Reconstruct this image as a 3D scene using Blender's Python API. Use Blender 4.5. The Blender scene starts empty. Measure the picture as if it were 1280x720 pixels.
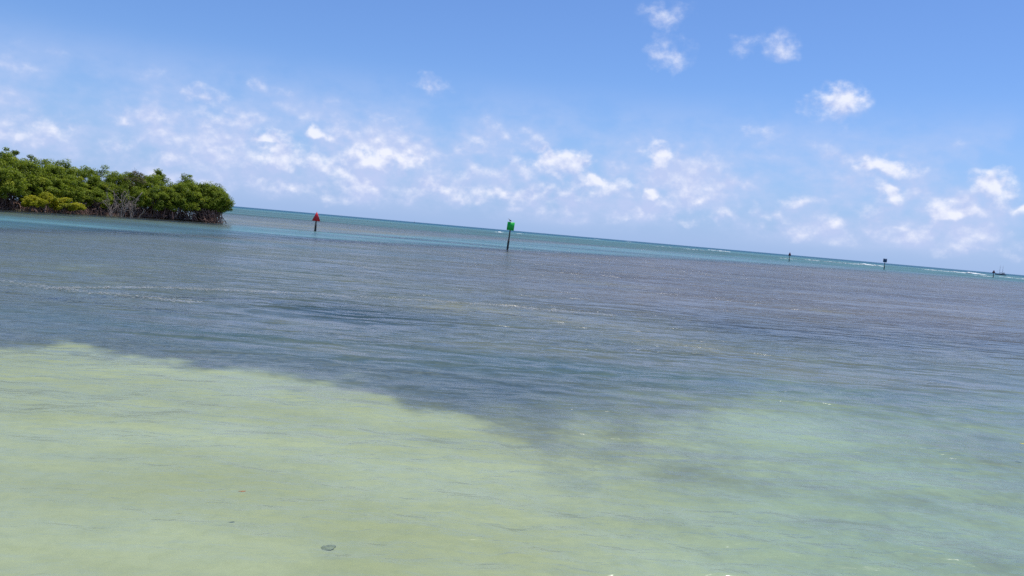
import bpy, math, random
import numpy as np
from mathutils import Vector, Matrix, Euler

R = math.radians
scn = bpy.context.scene
col = scn.collection

# ------------------------------------------------------------------ camera
PX_F = 1000.0                 # focal length in pixels of the 1280 px photograph
CAM_H = 3.0                   # metres above the water
PITCH, ROLL = R(4.1), R(5.0)
cam_d = bpy.data.cameras.new('camera')
cam_d.sensor_width = 36.0
cam_d.lens = 36.0 * PX_F / 1280.0
cam_d.clip_start, cam_d.clip_end = 0.1, 80000.0
cam = bpy.data.objects.new('camera', cam_d)
col.objects.link(cam)
CAM_M = Matrix.Rotation(math.pi / 2 - PITCH, 3, 'X') @ Matrix.Rotation(ROLL, 3, 'Z')
cam.location = (0, 0, CAM_H)
cam.rotation_euler = CAM_M.to_euler()
scn.camera = cam
CM = np.array(CAM_M)


def ray(x, y):
    v = CM @ np.array([(x - 640) / PX_F, -(y - 360) / PX_F, -1.0])
    return v / np.linalg.norm(v)


def ground(x, y, z=0.0):
    """pixel of the photograph -> point on the horizontal plane z"""
    d = ray(x, y)
    t = (z - CAM_H) / d[2]
    return np.array([d[0] * t, d[1] * t, z])


def project(P):
    """world points (n,3) -> photograph pixels, depth"""
    q = (P - np.array([0, 0, CAM_H])) @ CM
    w = np.where(-q[:, 2] > 1e-3, -q[:, 2], 1e-3)
    return 640 + PX_F * q[:, 0] / w, 360 - PX_F * q[:, 1] / w, -q[:, 2]


# ------------------------------------------------------------------ node helper
class NT:
    def __init__(s, tree):
        s.t = tree; tree.nodes.clear()

    def n(s, typ, **kw):
        nd = s.t.nodes.new(typ)
        for k, v in kw.items():
            if k.startswith('i_'):
                s.set(nd.inputs[k[2:].replace('_', ' ')], v)
            else:
                setattr(nd, k, v)
        return nd

    def set(s, sock, v):
        if isinstance(v, bpy.types.NodeSocket):
            s.t.links.new(v, sock)
        elif isinstance(v, bpy.types.Node):
            s.t.links.new(v.outputs[0], sock)
        else:
            if sock.type == 'RGBA' and len(v) == 3:
                v = (*v, 1)
            sock.default_value = v

    def m(s, op, a, b=0.0, c=None, clamp=False):
        nd = s.t.nodes.new('ShaderNodeMath'); nd.operation = op; nd.use_clamp = clamp
        s.set(nd.inputs[0], a); s.set(nd.inputs[1], b)
        if c is not None: s.set(nd.inputs[2], c)
        return nd.outputs[0]

    def v(s, op, a, b=(0, 0, 0)):
        nd = s.t.nodes.new('ShaderNodeVectorMath'); nd.operation = op
        s.set(nd.inputs[0], a)
        if op == 'SCALE': s.set(nd.inputs['Scale'], b)
        elif op not in ('LENGTH', 'NORMALIZE'): s.set(nd.inputs[1], b)
        return nd.outputs['Value'] if op in ('LENGTH', 'DOT_PRODUCT') else nd.outputs[0]

    def ss(s, x, a, b, lo=0.0, hi=1.0):
        nd = s.t.nodes.new('ShaderNodeMapRange'); nd.interpolation_type = 'SMOOTHSTEP'
        s.set(nd.inputs[0], x); s.set(nd.inputs[1], a); s.set(nd.inputs[2], b)
        s.set(nd.inputs[3], lo); s.set(nd.inputs[4], hi)
        return nd.outputs[0]

    def mixc(s, f, a, b, blend='MIX'):
        nd = s.t.nodes.new('ShaderNodeMix'); nd.data_type = 'RGBA'; nd.blend_type = blend
        s.set(nd.inputs[0], f); s.set(nd.inputs[6], a); s.set(nd.inputs[7], b)
        return nd.outputs[2]

    def noise(s, vec, scale, detail=4.0, rough=0.5, dist=0.0, out=0):
        nd = s.t.nodes.new('ShaderNodeTexNoise')
        s.set(nd.inputs['Vector'], vec); s.set(nd.inputs['Scale'], scale)
        nd.inputs['Detail'].default_value = detail; nd.inputs['Roughness'].default_value = rough
        nd.inputs['Distortion'].default_value = dist
        return nd.outputs[out]


# ------------------------------------------------------------------ sky, sun, exposure
SUN_EL, SUN_AZ = R(74), R(56)           # azimuth clockwise from +Y (the view direction)
SKY_S = 0.1
world = bpy.data.worlds.new('World'); scn.world = world; world.use_nodes = True
world.cycles.sampling_method = 'MANUAL'; world.cycles.sample_map_resolution = 512
W = NT(world.node_tree)
sky = W.n('ShaderNodeTexSky', sky_type='NISHITA', sun_disc=False)
sky.sun_elevation = SUN_EL; sky.sun_rotation = SUN_AZ
sky.altitude = 0; sky.air_density = 1.0; sky.dust_density = 0.4; sky.ozone_density = 3.0
dirv = W.n('ShaderNodeTexCoord').outputs['Generated']
sep = W.n('ShaderNodeSeparateXYZ', i_Vector=dirv)
az = W.m('ARCTAN2', sep.outputs[0], sep.outputs[1])
el = W.m('ARCSINE', sep.outputs[2])
ae = W.n('ShaderNodeCombineXYZ', i_X=az, i_Y=el).outputs[0]
# clouds: cumulus puffs (x, y, rx, ry in photograph pixels -> directions), broken up by noise
puffs = [
    (60, 160, 60, 20, .62), (20, 150, 40, 22, .45), (153, 147, 17, 12, .74), (325, 106, 16, 11, .42), (258, 124, 30, 15, .7),
    (268, 156, 22, 14, .66), (345, 198, 44, 34, .85), (334, 176, 20, 14, .9), (396, 174, 18, 9, .82),
    (420, 208, 55, 26, .78), (466, 200, 26, 18, .9), (514, 206, 20, 16, .9), (536, 105, 36, 17, .46), (250, 190, 70, 30, .48),
    (560, 235, 75, 20, .68), (200, 200, 90, 30, .5), (450, 230, 90, 22, .66), (330, 225, 90, 22, .6), (800, 262, 70, 14, .55), (1010, 285, 80, 16, .55), (1180, 310, 90, 12, .5), (600, 215, 50, 14, .5), (700, 206, 52, 24, 1.0), (742, 232, 44, 22, .85), (672, 182, 26, 12, .5), (640, 242, 120, 17, .7),
    (823, 203, 23, 20, .95), (815, 243, 16, 12, .85), (872, 250, 46, 16, .62), (835, 68, 30, 26, .6), (838, 18, 40, 24, .44),
    (932, 50, 28, 17, .46), (978, 54, 29, 19, .52), (1047, 134, 36, 24, .8), (950, 160, 24, 12, .42), (1110, 212, 33, 15, 1.0),
    (1113, 244, 25, 22, .82), (1240, 233, 27, 20, .85), (1197, 266, 32, 14, .85), (1278, 256, 16, 12, .9), (1040, 278, 14, 12, .75),
    (1000, 254, 34, 13, .52), (960, 268, 40, 12, .5), (690, 252, 90, 14, .62), (300, 170, 30, 20, .5), (90, 158, 26, 9, .6),
    (900, 275, 60, 10, .45), (1120, 290, 90, 14, .5), (1090, 268, 30, 16, .55), (1230, 290, 60, 14, .5), (380, 235, 80, 14, .6)]
wv = W.noise(dirv, 24.0, 2.0, 0.6, out=1)
warp = W.v('SCALE', W.v('SUBTRACT', wv, (0.5, 0.5, 0.5)), 0.046)
aew = W.v('ADD', ae, warp)


def puff_sum(pvec, least=0.0, most=9.0):
    tot = None
    for (x, y, rx, ry, st) in puffs:
        if st < least or st >= most: continue
        d = ray(x, y); a = math.atan2(d[0], d[1]); e = math.asin(d[2])
        kx, ky = PX_F / rx / 1.4, PX_F / ry / 1.4
        md = W.n('ShaderNodeVectorMath', operation='MULTIPLY_ADD')
        W.set(md.inputs[0], pvec); md.inputs[1].default_value = (kx, ky, 0); md.inputs[2].default_value = (-a * kx, -e * ky, 0)
        c = W.m('MULTIPLY_ADD', W.v('LENGTH', md.outputs[0]), -st, st)
        tot = c if tot is None else W.m('MAXIMUM', tot, c)
    return W.m('MAXIMUM', tot, 0.0)


strong, weak = puff_sum(aew, 0.8), puff_sum(aew, 0.0, 0.8)
body = W.m('MAXIMUM', strong, weak)
body_up = puff_sum(W.v('ADD', aew, (0, 0.010, 0)), 0.8)
# everywhere along the horizon: scattered fair-weather cumulus and a faint hazy bank
p3 = W.v('MULTIPLY', dirv, (1.0, 1.0, 1.9))
field0 = W.noise(p3, 8.0, 4.0, 0.58)
band = W.m('MULTIPLY', W.ss(el, R(0.2), R(1.8)), W.ss(el, R(11), R(4)))
field = W.m('MULTIPLY', W.m('MULTIPLY', W.ss(field0, 0.41, 0.64), band), 0.54)
p2 = W.v('MULTIPLY', dirv, (1.0, 1.0, 1.25))
fb = W.noise(p2, 38.0, 5.0, 0.58)
fb_up = W.noise(W.v('ADD', p2, (0, 0, 0.010)), 38.0, 2.0, 0.58)
both = W.m('MAXIMUM', body, field)
dens = W.m('ADD', both, W.m('MULTIPLY', W.m('SUBTRACT', fb, 0.5), 1.35))
gate = W.ss(both, 0.02, 0.22)
top = W.m('SUBTRACT', strong, body_up)                       # positive on the sunlit upper side of a puff
edge = W.m('ADD', W.ss(top, 0.0, 0.25, 0.85, 0.55), W.ss(body, 0.3, 0.75, 0.14, 0.0))                     # upper edges crisp, undersides soft
alpha = W.ss(W.m('MULTIPLY', dens, gate), 0.08, edge)
lit = W.m('ADD', W.m('MULTIPLY', W.m('SUBTRACT', fb, fb_up), 3.2), W.m('MULTIPLY_ADD', top, 1.3, W.ss(both, 0.15, 0.9, 0.22, 0.5)), clamp=True)
haze = W.m('MULTIPLY', W.m('MULTIPLY', W.ss(W.m('MULTIPLY_ADD', fb, 0.35, field0), 0.48, 0.84), band), 0.85)
horizon = W.ss(el, R(12), R(-1), 0.0, 0.8)
tint = W.mixc(1.0, sky.outputs[0], (0.74, 0.945, 1.31), 'MULTIPLY')
base = W.mixc(horizon, tint, (3.3, 4.8, 8.2))
base = W.mixc(haze, base, (5.1, 5.95, 8.6))
ccol = W.mixc(lit, (4.9, 5.7, 8.4), (8.5, 8.7, 9.7))
final = W.mixc(W.m('MULTIPLY', alpha, 0.9), base, ccol)
bg = W.n('ShaderNodeBackground', i_Color=final, i_Strength=SKY_S)
W.n('ShaderNodeOutputWorld', i_Surface=bg)

sun_d = bpy.data.lights.new('sun', 'SUN'); sun_d.energy = 4.0; sun_d.angle = R(0.53); sun_d.color = (1.0, 0.95, 0.88)
sun = bpy.data.objects.new('sun', sun_d); col.objects.link(sun)
sdir = Vector((math.sin(SUN_AZ) * math.cos(SUN_EL), math.cos(SUN_AZ) * math.cos(SUN_EL), math.sin(SUN_EL)))
sun.rotation_euler = sdir.to_track_quat('Z', 'Y').to_euler(); sun.location = sdir * 50
vs = scn.view_settings
vs.view_transform = 'Standard'; vs.look = 'None'; vs.exposure = 0.1; vs.gamma = 1.0; vs.use_curve_mapping = False
scn.cycles.transparent_max_bounces = 32
scn.cycles.max_bounces = 4; scn.cycles.diffuse_bounces = 3; scn.cycles.glossy_bounces = 2
scn.cycles.use_denoising = False

# ------------------------------------------------------------------ mesh helpers
def mesh_np(name, V, F, mat=None, smooth=False, parent=None, loc=(0, 0, 0), attrs=None):
    """V (n,3); F (m,k) all faces with k corners, or a list of such arrays"""
    me = bpy.data.meshes.new(name)
    Fs = F if isinstance(F, list) else [F]
    Fs = [np.asarray(f, dtype=np.int32) for f in Fs if len(f)]
    V = np.asarray(V, dtype=np.float32)
    me.vertices.add(len(V)); me.vertices.foreach_set('co', V.ravel())
    loops = np.concatenate([f.ravel() for f in Fs])
    sizes = np.concatenate([np.full(len(f), f.shape[1], np.int32) for f in Fs])
    me.loops.add(len(loops)); me.loops.foreach_set('vertex_index', loops)
    me.polygons.add(len(sizes))
    me.polygons.foreach_set('loop_start', np.concatenate([[0], np.cumsum(sizes)[:-1]]).astype(np.int32))
    if smooth: me.polygons.foreach_set('use_smooth', np.ones(len(sizes), bool))
    if attrs:
        for k, a in attrs.items():
            at = me.attributes.new(k, 'FLOAT', 'POINT'); at.data.foreach_set('value', np.asarray(a, np.float32))
    me.update(calc_edges=True); me.validate()
    if mat: me.materials.append(mat)
    return obj(name, me, parent, loc)


def obj(name, me, parent=None, loc=(0, 0, 0)):
    o = bpy.data.objects.new(name, me); col.objects.link(o)
    o.location = loc
    if parent: o.parent = parent
    return o


def tag(o, label=None, cat=None, group=None, kind=None):
    if label: o['label'] = label
    if cat: o['category'] = cat
    if group: o['group'] = group
    if kind: o['kind'] = kind
    return o


class MB:
    """collects tubes, boxes, prisms and lumps into one mesh"""
    def __init__(s): s.V, s.Q, s.T, s.n = [], [], [], 0

    def add(s, V, Q=None, T=None):
        V = np.asarray(V, float)
        if Q is not None and len(Q): s.Q.append(np.asarray(Q) + s.n)
        if T is not None and len(T): s.T.append(np.asarray(T) + s.n)
        s.V.append(V); s.n += len(V)

    def tube(s, pts, rad, k=6, cap=True):
        pts = np.asarray(pts, float); n = len(pts)
        rad = np.broadcast_to(np.asarray(rad, float), (n,))
        tan = np.gradient(pts, axis=0); tan /= np.linalg.norm(tan, axis=1)[:, None] + 1e-9
        ref = np.array([1.0, 0, 0]) if abs(tan[0][0]) < 0.8 else np.array([0, 1.0, 0])
        a = np.cross(tan, ref); a /= np.linalg.norm(a, axis=1)[:, None] + 1e-9
        b = np.cross(tan, a)
        th = np.arange(k) * 2 * math.pi / k
        V = pts[:, None, :] + rad[:, None, None] * (np.cos(th)[None, :, None] * a[:, None, :] + np.sin(th)[None, :, None] * b[:, None, :])
        V = V.reshape(-1, 3)
        i, j = np.meshgrid(np.arange(n - 1), np.arange(k), indexing='ij')
        q = np.stack([i * k + j, i * k + (j + 1) % k, (i + 1) * k + (j + 1) % k, (i + 1) * k + j], -1).reshape(-1, 4)
        T = []
        if cap:
            V = np.vstack([V, pts[0], pts[-1]])
            for jj in range(k):
                T.append((n * k, (jj + 1) % k, jj)); T.append((n * k + 1, (n - 1) * k + jj, (n - 1) * k + (jj + 1) % k))
        s.add(V, q, T); return s

    def prism(s, poly, thick, M=None):
        """polygon in the xz plane, centred thickness along y"""
        poly = np.asarray(poly, float); n = len(poly)
        V = np.vstack([np.c_[poly[:, 0], np.full(n, -thick / 2), poly[:, 1]], np.c_[poly[:, 0], np.full(n, thick / 2), poly[:, 1]]])
        c = poly.mean(0)
        V = np.vstack([V, [c[0], -thick / 2, c[1]], [c[0], thick / 2, c[1]]])
        Q = [(i, (i + 1) % n, n + (i + 1) % n, n + i) for i in range(n)]
        T = [(2 * n, (i + 1) % n, i) for i in range(n)] + [(2 * n + 1, n + i, n + (i + 1) % n) for i in range(n)]
        if M is not None: V = V @ np.array(M.to_3x3()).T + np.array(M.to_translation())
        s.add(V, Q, T); return s

    def box(s, c, d):
        x, y, z = np.array(d) / 2
        P = np.array([(-x, -z), (x, -z), (x, z), (-x, z)])
        return s.prism(P, 2 * y, Matrix.Translation(c))

    def build(s, name, mat, parent=None, loc=(0, 0, 0), smooth=False):
        F = []
        if s.Q: F.append(np.vstack(s.Q))
        if s.T: F.append(np.vstack(s.T))
        return mesh_np(name, np.vstack(s.V), F, mat, smooth, parent, loc)


def material(name):
    m = bpy.data.materials.new(name); m.use_nodes = True
    return m, NT(m.node_tree)


def plain(name, c1, c2, scale=3.0, rough=0.7, bump=0.0, metal=0.0, stretch=(1, 1, 1)):
    m, N = material(name)
    tc = N.v('MULTIPLY', N.n('ShaderNodeTexCoord').outputs['Object'], stretch)
    f = N.noise(tc, scale, 6.0, 0.6)
    c = N.mixc(N.ss(f, 0.3, 0.7), c1, c2)
    b = N.n('ShaderNodeBsdfPrincipled', i_Base_Color=c, i_Roughness=rough, i_Metallic=metal)
    if bump:
        N.set(b.inputs['Normal'], N.n('ShaderNodeBump', i_Height=f, i_Strength=bump, i_Distance=0.05))
    N.n('ShaderNodeOutputMaterial', i_Surface=b)
    return m


# ------------------------------------------------------------------ numpy noise
def vnoise(x, y, seed=0):
    def h(i, j):
        n = np.sin(i * 127.1 + j * 311.7 + seed * 74.7) * 43758.5453
        return n - np.floor(n)
    i, j = np.floor(x), np.floor(y); u, v = x - i, y - j
    u = u * u * (3 - 2 * u); v = v * v * (3 - 2 * v)
    return (h(i, j) * (1 - u) + h(i + 1, j) * u) * (1 - v) + (h(i, j + 1) * (1 - u) + h(i + 1, j + 1) * u) * v


def fbm(x, y, o=4, seed=0):
    t, a, s = 0, 0.5, 0
    for k in range(o):
        t = t + a * vnoise(x * 2 ** k, y * 2 ** k, seed + k); s += a; a *= 0.5
    return t / s


def sstep(x, a, b):
    t = np.clip((x - a) / (b - a), 0, 1); return t * t * (3 - 2 * t)


# ------------------------------------------------------------------ seabed and water
def polar(radii, front, back, half=R(52)):
    th = np.concatenate([np.linspace(-half, half, front), np.linspace(half, 2 * math.pi - half, back + 2)[1:-1]])
    nr, nt = len(radii), len(th)
    rr, tt = np.meshgrid(radii, th, indexing='ij')
    V = np.stack([rr * np.sin(tt), rr * np.cos(tt), np.zeros_like(rr)], -1).reshape(-1, 3)
    i, j = np.meshgrid(np.arange(nr - 1), np.arange(nt), indexing='ij')
    Q = np.stack([i * nt + j, (i + 1) * nt + j, (i + 1) * nt + (j + 1) % nt, i * nt + (j + 1) % nt], -1).reshape(-1, 4)[:, ::-1]
    V = np.vstack([V, [[0, 0, 0]]])
    T = np.array([(len(V) - 1, j, (j + 1) % nt) for j in range(nt)])[:, ::-1]
    return V, Q, T, rr, tt


def radii(fine, ratio, far):
    r, out = 2.0, []
    while r < far:
        out.append(r); r += max(fine, r * (0.0065 if r < 42 else ratio - 1))
    out.append(far); return np.array(out)


BED = -0.3


def pix_fields(V):
    """depth below the horizon (px) and pixel column of ground points; off to the side or behind it simply continues"""
    x, y, w = project(V)
    y_h = 288.0 + (x - 640) * math.tan(ROLL)
    front = w > 1.0
    x = np.where(front, np.clip(x, -1500, 2800), 640 + np.sign(V[:, 0]) * 2000)
    y = np.where(front, np.clip(y, -200, 1600), 1200)
    d = np.where(front, y - y_h, 900)
    return x, y, d


def blob(x, y, cx, cy, rx, ry, ang=5.0):
    c, s = math.cos(R(ang)), math.sin(R(ang))
    u, v = ((x - cx) * c + (y - cy) * s) / rx, (-(x - cx) * s + (y - cy) * c) / ry
    return np.exp(-(u * u + v * v))


def channel(x, d):
    """turquoise channel between the flats, receding to the right"""
    xs = [-1500, 0, 150, 394, 634, 985, 1200, 2800]
    up = np.interp(x, xs, [60, 32, 27, 21.5, 13.5, 4.5, 3, 1.5])
    lo = np.interp(x, xs, [120, 54, 45, 33, 25, 14, 10, 5])
    w = (lo - up)
    return sstep(d, up - 0.14 * w, up + 0.16 * w) * (1 - sstep(d, lo - 0.35 * w, lo + 0.12 * w))


# --- seabed
rad = radii(0.09, 1.03, 30000.0)
V, Q, T, rr, tt = polar(rad, 340, 50)
V[:, 2] = BED
x, y, d = pix_fields(V)
wx = fbm(V[:, 0] * 1.3, V[:, 1] * 1.3, 5, 3) - 0.5
wob = wx * np.clip(900.0 / np.maximum(np.hypot(V[:, 0], V[:, 1]), 1) , 0, 110)
yb = np.interp(x, [-1500, -300, 0, 80, 190, 300, 430, 500, 560, 625, 655, 690, 760, 840, 900, 970, 1060, 1160, 1280, 2800],
               [440, 425, 430, 433, 450, 466, 481, 500, 516, 530, 533, 532, 530, 524, 516, 504, 512, 530, 515, 600])
ww = np.interp(x, [-300, 0, 300, 560, 650, 760, 900, 1280, 2800], [18, 15, 18, 24, 50, 80, 90, 105, 130])
grass = sstep(yb + wob * 0.75 - y, -ww, ww)
floor_ = np.interp(x, [0, 520, 640, 760, 900, 1100, 1280, 2800], [0.0, 0.03, 0.1, 0.26, 0.36, 0.45, 0.5, 0.55])
floor_ = floor_ * np.interp(y, [430, 560, 720, 1200], [1.1, 1.0, 0.62, 0.3])
grass = np.maximum(grass, floor_)
for (cx, cy, rx, ry, a) in [(700, 575, 48, 30, .22), (770, 560, 110, 30, .1), (850, 590, 80, 16, .18), (1210, 704, 90, 20, .12),
                            (985, 545, 80, 22, -.32), (905, 640, 130, 14, -.1), (1150, 600, 110, 18, -.12), (560, 573, 15, 5, .22),
                            (90, 470, 90, 9, .06), (400, 520, 130, 10, .07), (300, 600, 90, 18, .06), (380, 520, 60, 6, .08), (1000, 655, 60, 10, .12), (412, 698, 22, 12, .22), (495, 694, 30, 9, .14), (530, 704, 24, 8, .16), (355, 706, 26, 8, .12), (600, 700, 110, 8, .05)]:
    grass += a * blob(x, y, cx, cy, rx, ry)
pale = 0.75 * blob(x, y, 700, 398, 130, 5, 7) + 0.6 * blob(x, y, 560, 385, 60, 6) + 0.6 * blob(x, y, 860, 432, 120, 7, 8) + \
    0.5 * blob(x, y, 420, 437, 80, 6) + 0.45 * blob(x, y, 1000, 468, 150, 9) + 0.5 * blob(x, y, 380, 404, 40, 4) + 0.35 * blob(x, y, 660, 436, 130, 5)
dark = blob(x, y, 440, 393, 110, 13) + 1.0 * blob(x, y, 1130, 424, 190, 17) + 0.7 * blob(x, y, 900, 405, 120, 10, 10) + 0.5 * blob(x, y, 650, 490, 140, 18)
mottle = fbm(V[:, 0] * 0.16 + 9, V[:, 1] * 0.11, 4, 21)
far_flat = 1 - sstep(d, 60, 130)
grass = np.clip(grass, 0, 1)
grass = np.clip(grass + (mottle - 0.55) * 0.5 * sstep(grass, 0.6, 1.0), 0, 1)
# sand bars beyond the channel, out towards the reef
bar = sstep(x, 40, 280) * (1 - sstep(x, 480, 760)) * (np.exp(-((d - 17.5) / 1.6) ** 2) + 0.8 * np.exp(-((d - np.interp(x, [285, 600], [21.5, 20.2])) / 1.2) ** 2))
pale = np.clip(pale + 0.7 * np.clip(bar, 0, 1), 0, 1)
purple = far_flat * sstep(x, 350, 850) * sstep(d, 6, 20)
bed = mesh_np('seabed', V, [Q, T], None, True, attrs={'grass': grass, 'dark': np.clip(dark, 0, 1), 'purple': purple, 'pale': pale, 'aqua': sstep(x, 620, 1150) * sstep(d, 90, 190)})
tag(bed, kind='structure')

mb, N = material('seabed')
pos = N.n('ShaderNodeNewGeometry').outputs['Position']
at = lambda k: N.n('ShaderNodeAttribute', attribute_name=k).outputs['Fac']
n1 = N.noise(pos, 1.1, 6.0, 0.62); n2 = N.noise(N.v('MULTIPLY', pos, (0.5, 1.0, 1.0)), 0.35, 5.0, 0.6); n3 = N.noise(pos, 5.0, 5.0, 0.65, 0.6)
n4 = N.noise(N.v('MULTIPLY', pos, (0.03, 0.16, 1.0)), 1.0, 6.0, 0.62, 0.5); n5 = N.noise(N.v('MULTIPLY', pos, (0.012, 0.09, 1.0)), 1.0, 5.0, 0.6)
ga = at('grass')
g = N.m('ADD', ga, N.m('MULTIPLY', N.m('SUBTRACT', n1, 0.5), N.ss(ga, 0.0, 0.35, 0.06, 0.7)))
g = N.m('ADD', g, N.m('MULTIPLY', N.m('SUBTRACT', n3, 0.5), N.ss(ga, 0.02, 0.4, 0.0, 0.55)))
g = N.ss(g, 0.05, 0.95)
sand = N.mixc(N.ss(n2, 0.3, 0.7), (0.365, 0.352, 0.203), (0.445, 0.435, 0.287))
sand = N.mixc(N.ss(n3, 0.38, 0.78, 0.0, 0.25), sand, (0.24, 0.25, 0.14))
sand = N.mixc(N.ss(n1, 0.5, 0.75, 0.0, 0.25), sand, (0.27, 0.28, 0.165))
sand = N.mixc(N.m('MULTIPLY', at('aqua'), 0.75), sand, (0.32, 0.385, 0.285))
grs = N.mixc(N.ss(n3, 0.3, 0.7), (0.085, 0.1, 0.104), (0.175, 0.18, 0.164))
grs = N.mixc(N.ss(n4, 0.54, 0.7, 0.0, 0.7), grs, (0.2, 0.188, 0.155))       # bare brownish patches in the seagrass
grs = N.mixc(N.ss(n5, 0.5, 0.68, 0.0, 0.7), grs, (0.06, 0.115, 0.125))      # patches of darker, greener growth
grs = N.mixc(N.m('MULTIPLY', at('dark'), 0.8), grs, (0.02, 0.05, 0.07))
grs = N.mixc(N.m('MULTIPLY', at('purple'), 0.8), grs, N.mixc(N.ss(n4, 0.35, 0.65), (0.095, 0.068, 0.075), (0.165, 0.128, 0.13)))
grs = N.mixc(N.m('MULTIPLY', at('pale'), N.ss(n1, 0.25, 0.65)), grs, (0.3, 0.26, 0.19))
bb = N.n('ShaderNodeBsdfDiffuse', i_Color=N.mixc(g, sand, grs))
N.n('ShaderNodeOutputMaterial', i_Surface=bb)
bed.data.materials.append(mb)

# --- water
rad = radii(0.045, 1.022, 30000.0)
V, Q, T, rr, tt = polar(rad, 420, 40)
rng = np.random.default_rng(5)
r = np.hypot(V[:, 0], V[:, 1])
z = np.zeros(len(V))
for k in range(46):
    lam = 0.22 * (7.0 ** (k / 45.0)); kk = 2 * math.pi / lam
    a = R(90) + rng.normal(0, R(40)) + R(-6)
    amp = 0.0026 * lam ** 0.95 * rng.uniform(0.6, 1.3)
    spacing = np.maximum(0.045, r * 0.0065)
    fade = np.clip(1.4 - spacing * 3.2 / lam, 0, 1)
    z += amp * fade * np.sin(kk * (V[:, 0] * math.cos(a) + V[:, 1] * math.sin(a)) + rng.uniform(0, 6.28))
z *= 0.6 + 0.8 * fbm(V[:, 0] * 0.25, V[:, 1] * 0.25, 3, 40)
V[:, 2] = np.where(r < 150, z, 0)
x, y, d = pix_fields(V)
ch = channel(x, d)
reefside = 1 - sstep(d, np.interp(x, [285, 900, 2800], [8.5, 7, 4]), np.interp(x, [285, 900, 2800], [13.5, 11, 6]))
front = (V[:, 1] > 30).astype(float)
deep = np.clip(ch, 0, 1) * front * 0.78
deep = np.maximum(deep, reefside * front * 0.6)
deep = np.maximum(deep, sstep(d, 5.2, 3.2) * front * 1.0)
far_blue = sstep(d, 2.8, 1.6)
shore = np.interp(x, [-400, -150, 0, 60, 120, 180, 240, 278], [238, 252.5, 261.6, 265.2, 268.7, 272.4, 276.6, 280])
shelf = np.exp(-((y - shore - 2.5) / 4.5) ** 2) * (x < 290) * front
deep = deep * (1 - 0.85 * shelf)
water = mesh_np('water', V, [Q, T], None, True, attrs={'deep': deep, 'ocean': far_blue, 'shelf': shelf, 'open': reefside * front})
tag(water, kind='structure')

mw, N = material('water')
pos = N.n('ShaderNodeNewGeometry').outputs['Position']
rot = N.n('ShaderNodeVectorRotate', rotation_type='Z_AXIS', i_Vector=pos, i_Angle=R(-6)).outputs[0]
w1 = N.noise(N.v('MULTIPLY', rot, (2.6, 6.2, 1.0)), 1.0, 2.0, 0.5, 0.5)
w0 = N.noise(N.v('MULTIPLY', rot, (9.0, 19.0, 1.0)), 1.0, 2.0, 0.5, 0.4)
w2 = N.noise(N.v('MULTIPLY', rot, (0.45, 1.25, 1.0)), 1.0, 2.0, 0.5, 0.4)
w3 = N.noise(N.v('MULTIPLY', rot, (0.035, 0.12, 1.0)), 1.0, 3.0, 0.5)
w5 = N.noise(N.v('MULTIPLY', rot, (0.22, 0.55, 1.0)), 1.0, 2.5, 0.55, 0.6)
paws = N.noise(N.v('MULTIPLY', rot, (0.10, 0.36, 1.0)), 1.0, 3.0, 0.6, 0.5)      # cat's paws of wind
gust = N.m('MULTIPLY', N.ss(w3, 0.3, 0.7, 0.6, 1.3), N.ss(paws, 0.32, 0.68, 0.55, 1.45))
offs = N.n('ShaderNodeSeparateXYZ', i_Vector=pos).outputs[1]
shel = N.ss(N.n('ShaderNodeSeparateXYZ', i_Vector=pos).outputs[0], -2.0, 7.0, 0.42, 0.7)    # more sheltered on the island side
chop = N.ss(offs, 7.0, 32.0, shel, 2.0)                        # the longer chop grows away from the shore
small = N.m('MULTIPLY', N.m('MULTIPLY_ADD', w0, 0.009, N.m('MULTIPLY', w1, 0.06)), N.ss(offs, 7.0, 32.0, shel, 0.7))
large = N.m('MULTIPLY', N.m('MULTIPLY_ADD', w2, 0.10, N.m('MULTIPLY', w5, 0.16)), chop)
hgt = N.m('MULTIPLY', N.m('ADD', small, large), gust)
bump = N.n('ShaderNodeBump', i_Height=hgt, i_Strength=1.0, i_Distance=1.0)
at = lambda k: N.n('ShaderNodeAttribute', attribute_name=k).outputs['Fac']
tintw = N.mixc(at('shelf'), (0.86, 0.95, 0.93), (0.75, 0.8, 0.55))
tr = N.n('ShaderNodeBsdfTransparent', i_Color=tintw)
streak = N.noise(N.v('MULTIPLY', rot, (0.008, 0.06, 1.0)), 1.0, 5.0, 0.6)
dcol = N.mixc(N.ss(streak, 0.35, 0.65), (0.05, 0.15, 0.168), (0.105, 0.24, 0.25))
dcol = N.mixc(at('ocean'), dcol, (0.01, 0.095, 0.16))
df = N.n('ShaderNodeBsdfDiffuse', i_Color=dcol)
dfac = N.m('ADD', at('deep'), N.m('MULTIPLY', N.m('SUBTRACT', streak, 0.5), N.m('MULTIPLY', at('deep'), 3.2)), clamp=True)
bodyw = N.n('ShaderNodeMixShader', i_Fac=dfac)
N.t.links.new(tr.outputs[0], bodyw.inputs[1]); N.t.links.new(df.outputs[0], bodyw.inputs[2])
gl = N.n('ShaderNodeBsdfGlossy', i_Roughness=0.2, i_Normal=bump)
fr = N.n('ShaderNodeFresnel', i_IOR=1.33, i_Normal=bump)
mx = N.n('ShaderNodeMixShader', i_Fac=N.m('MULTIPLY', N.m('MINIMUM', fr, N.ss(offs, 9.0, 26.0, 0.52, 1.0)), N.m('MULTIPLY', N.ss(at('open'), 0.0, 1.0, 1.0, 0.46), N.ss(offs, 8.0, 40.0, 0.9, 0.78))))
N.t.links.new(bodyw.outputs[0], mx.inputs[1]); N.t.links.new(gl.outputs[0], mx.inputs[2])
N.n('ShaderNodeOutputMaterial', i_Surface=mx)
water.data.materials.append(mw)

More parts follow.
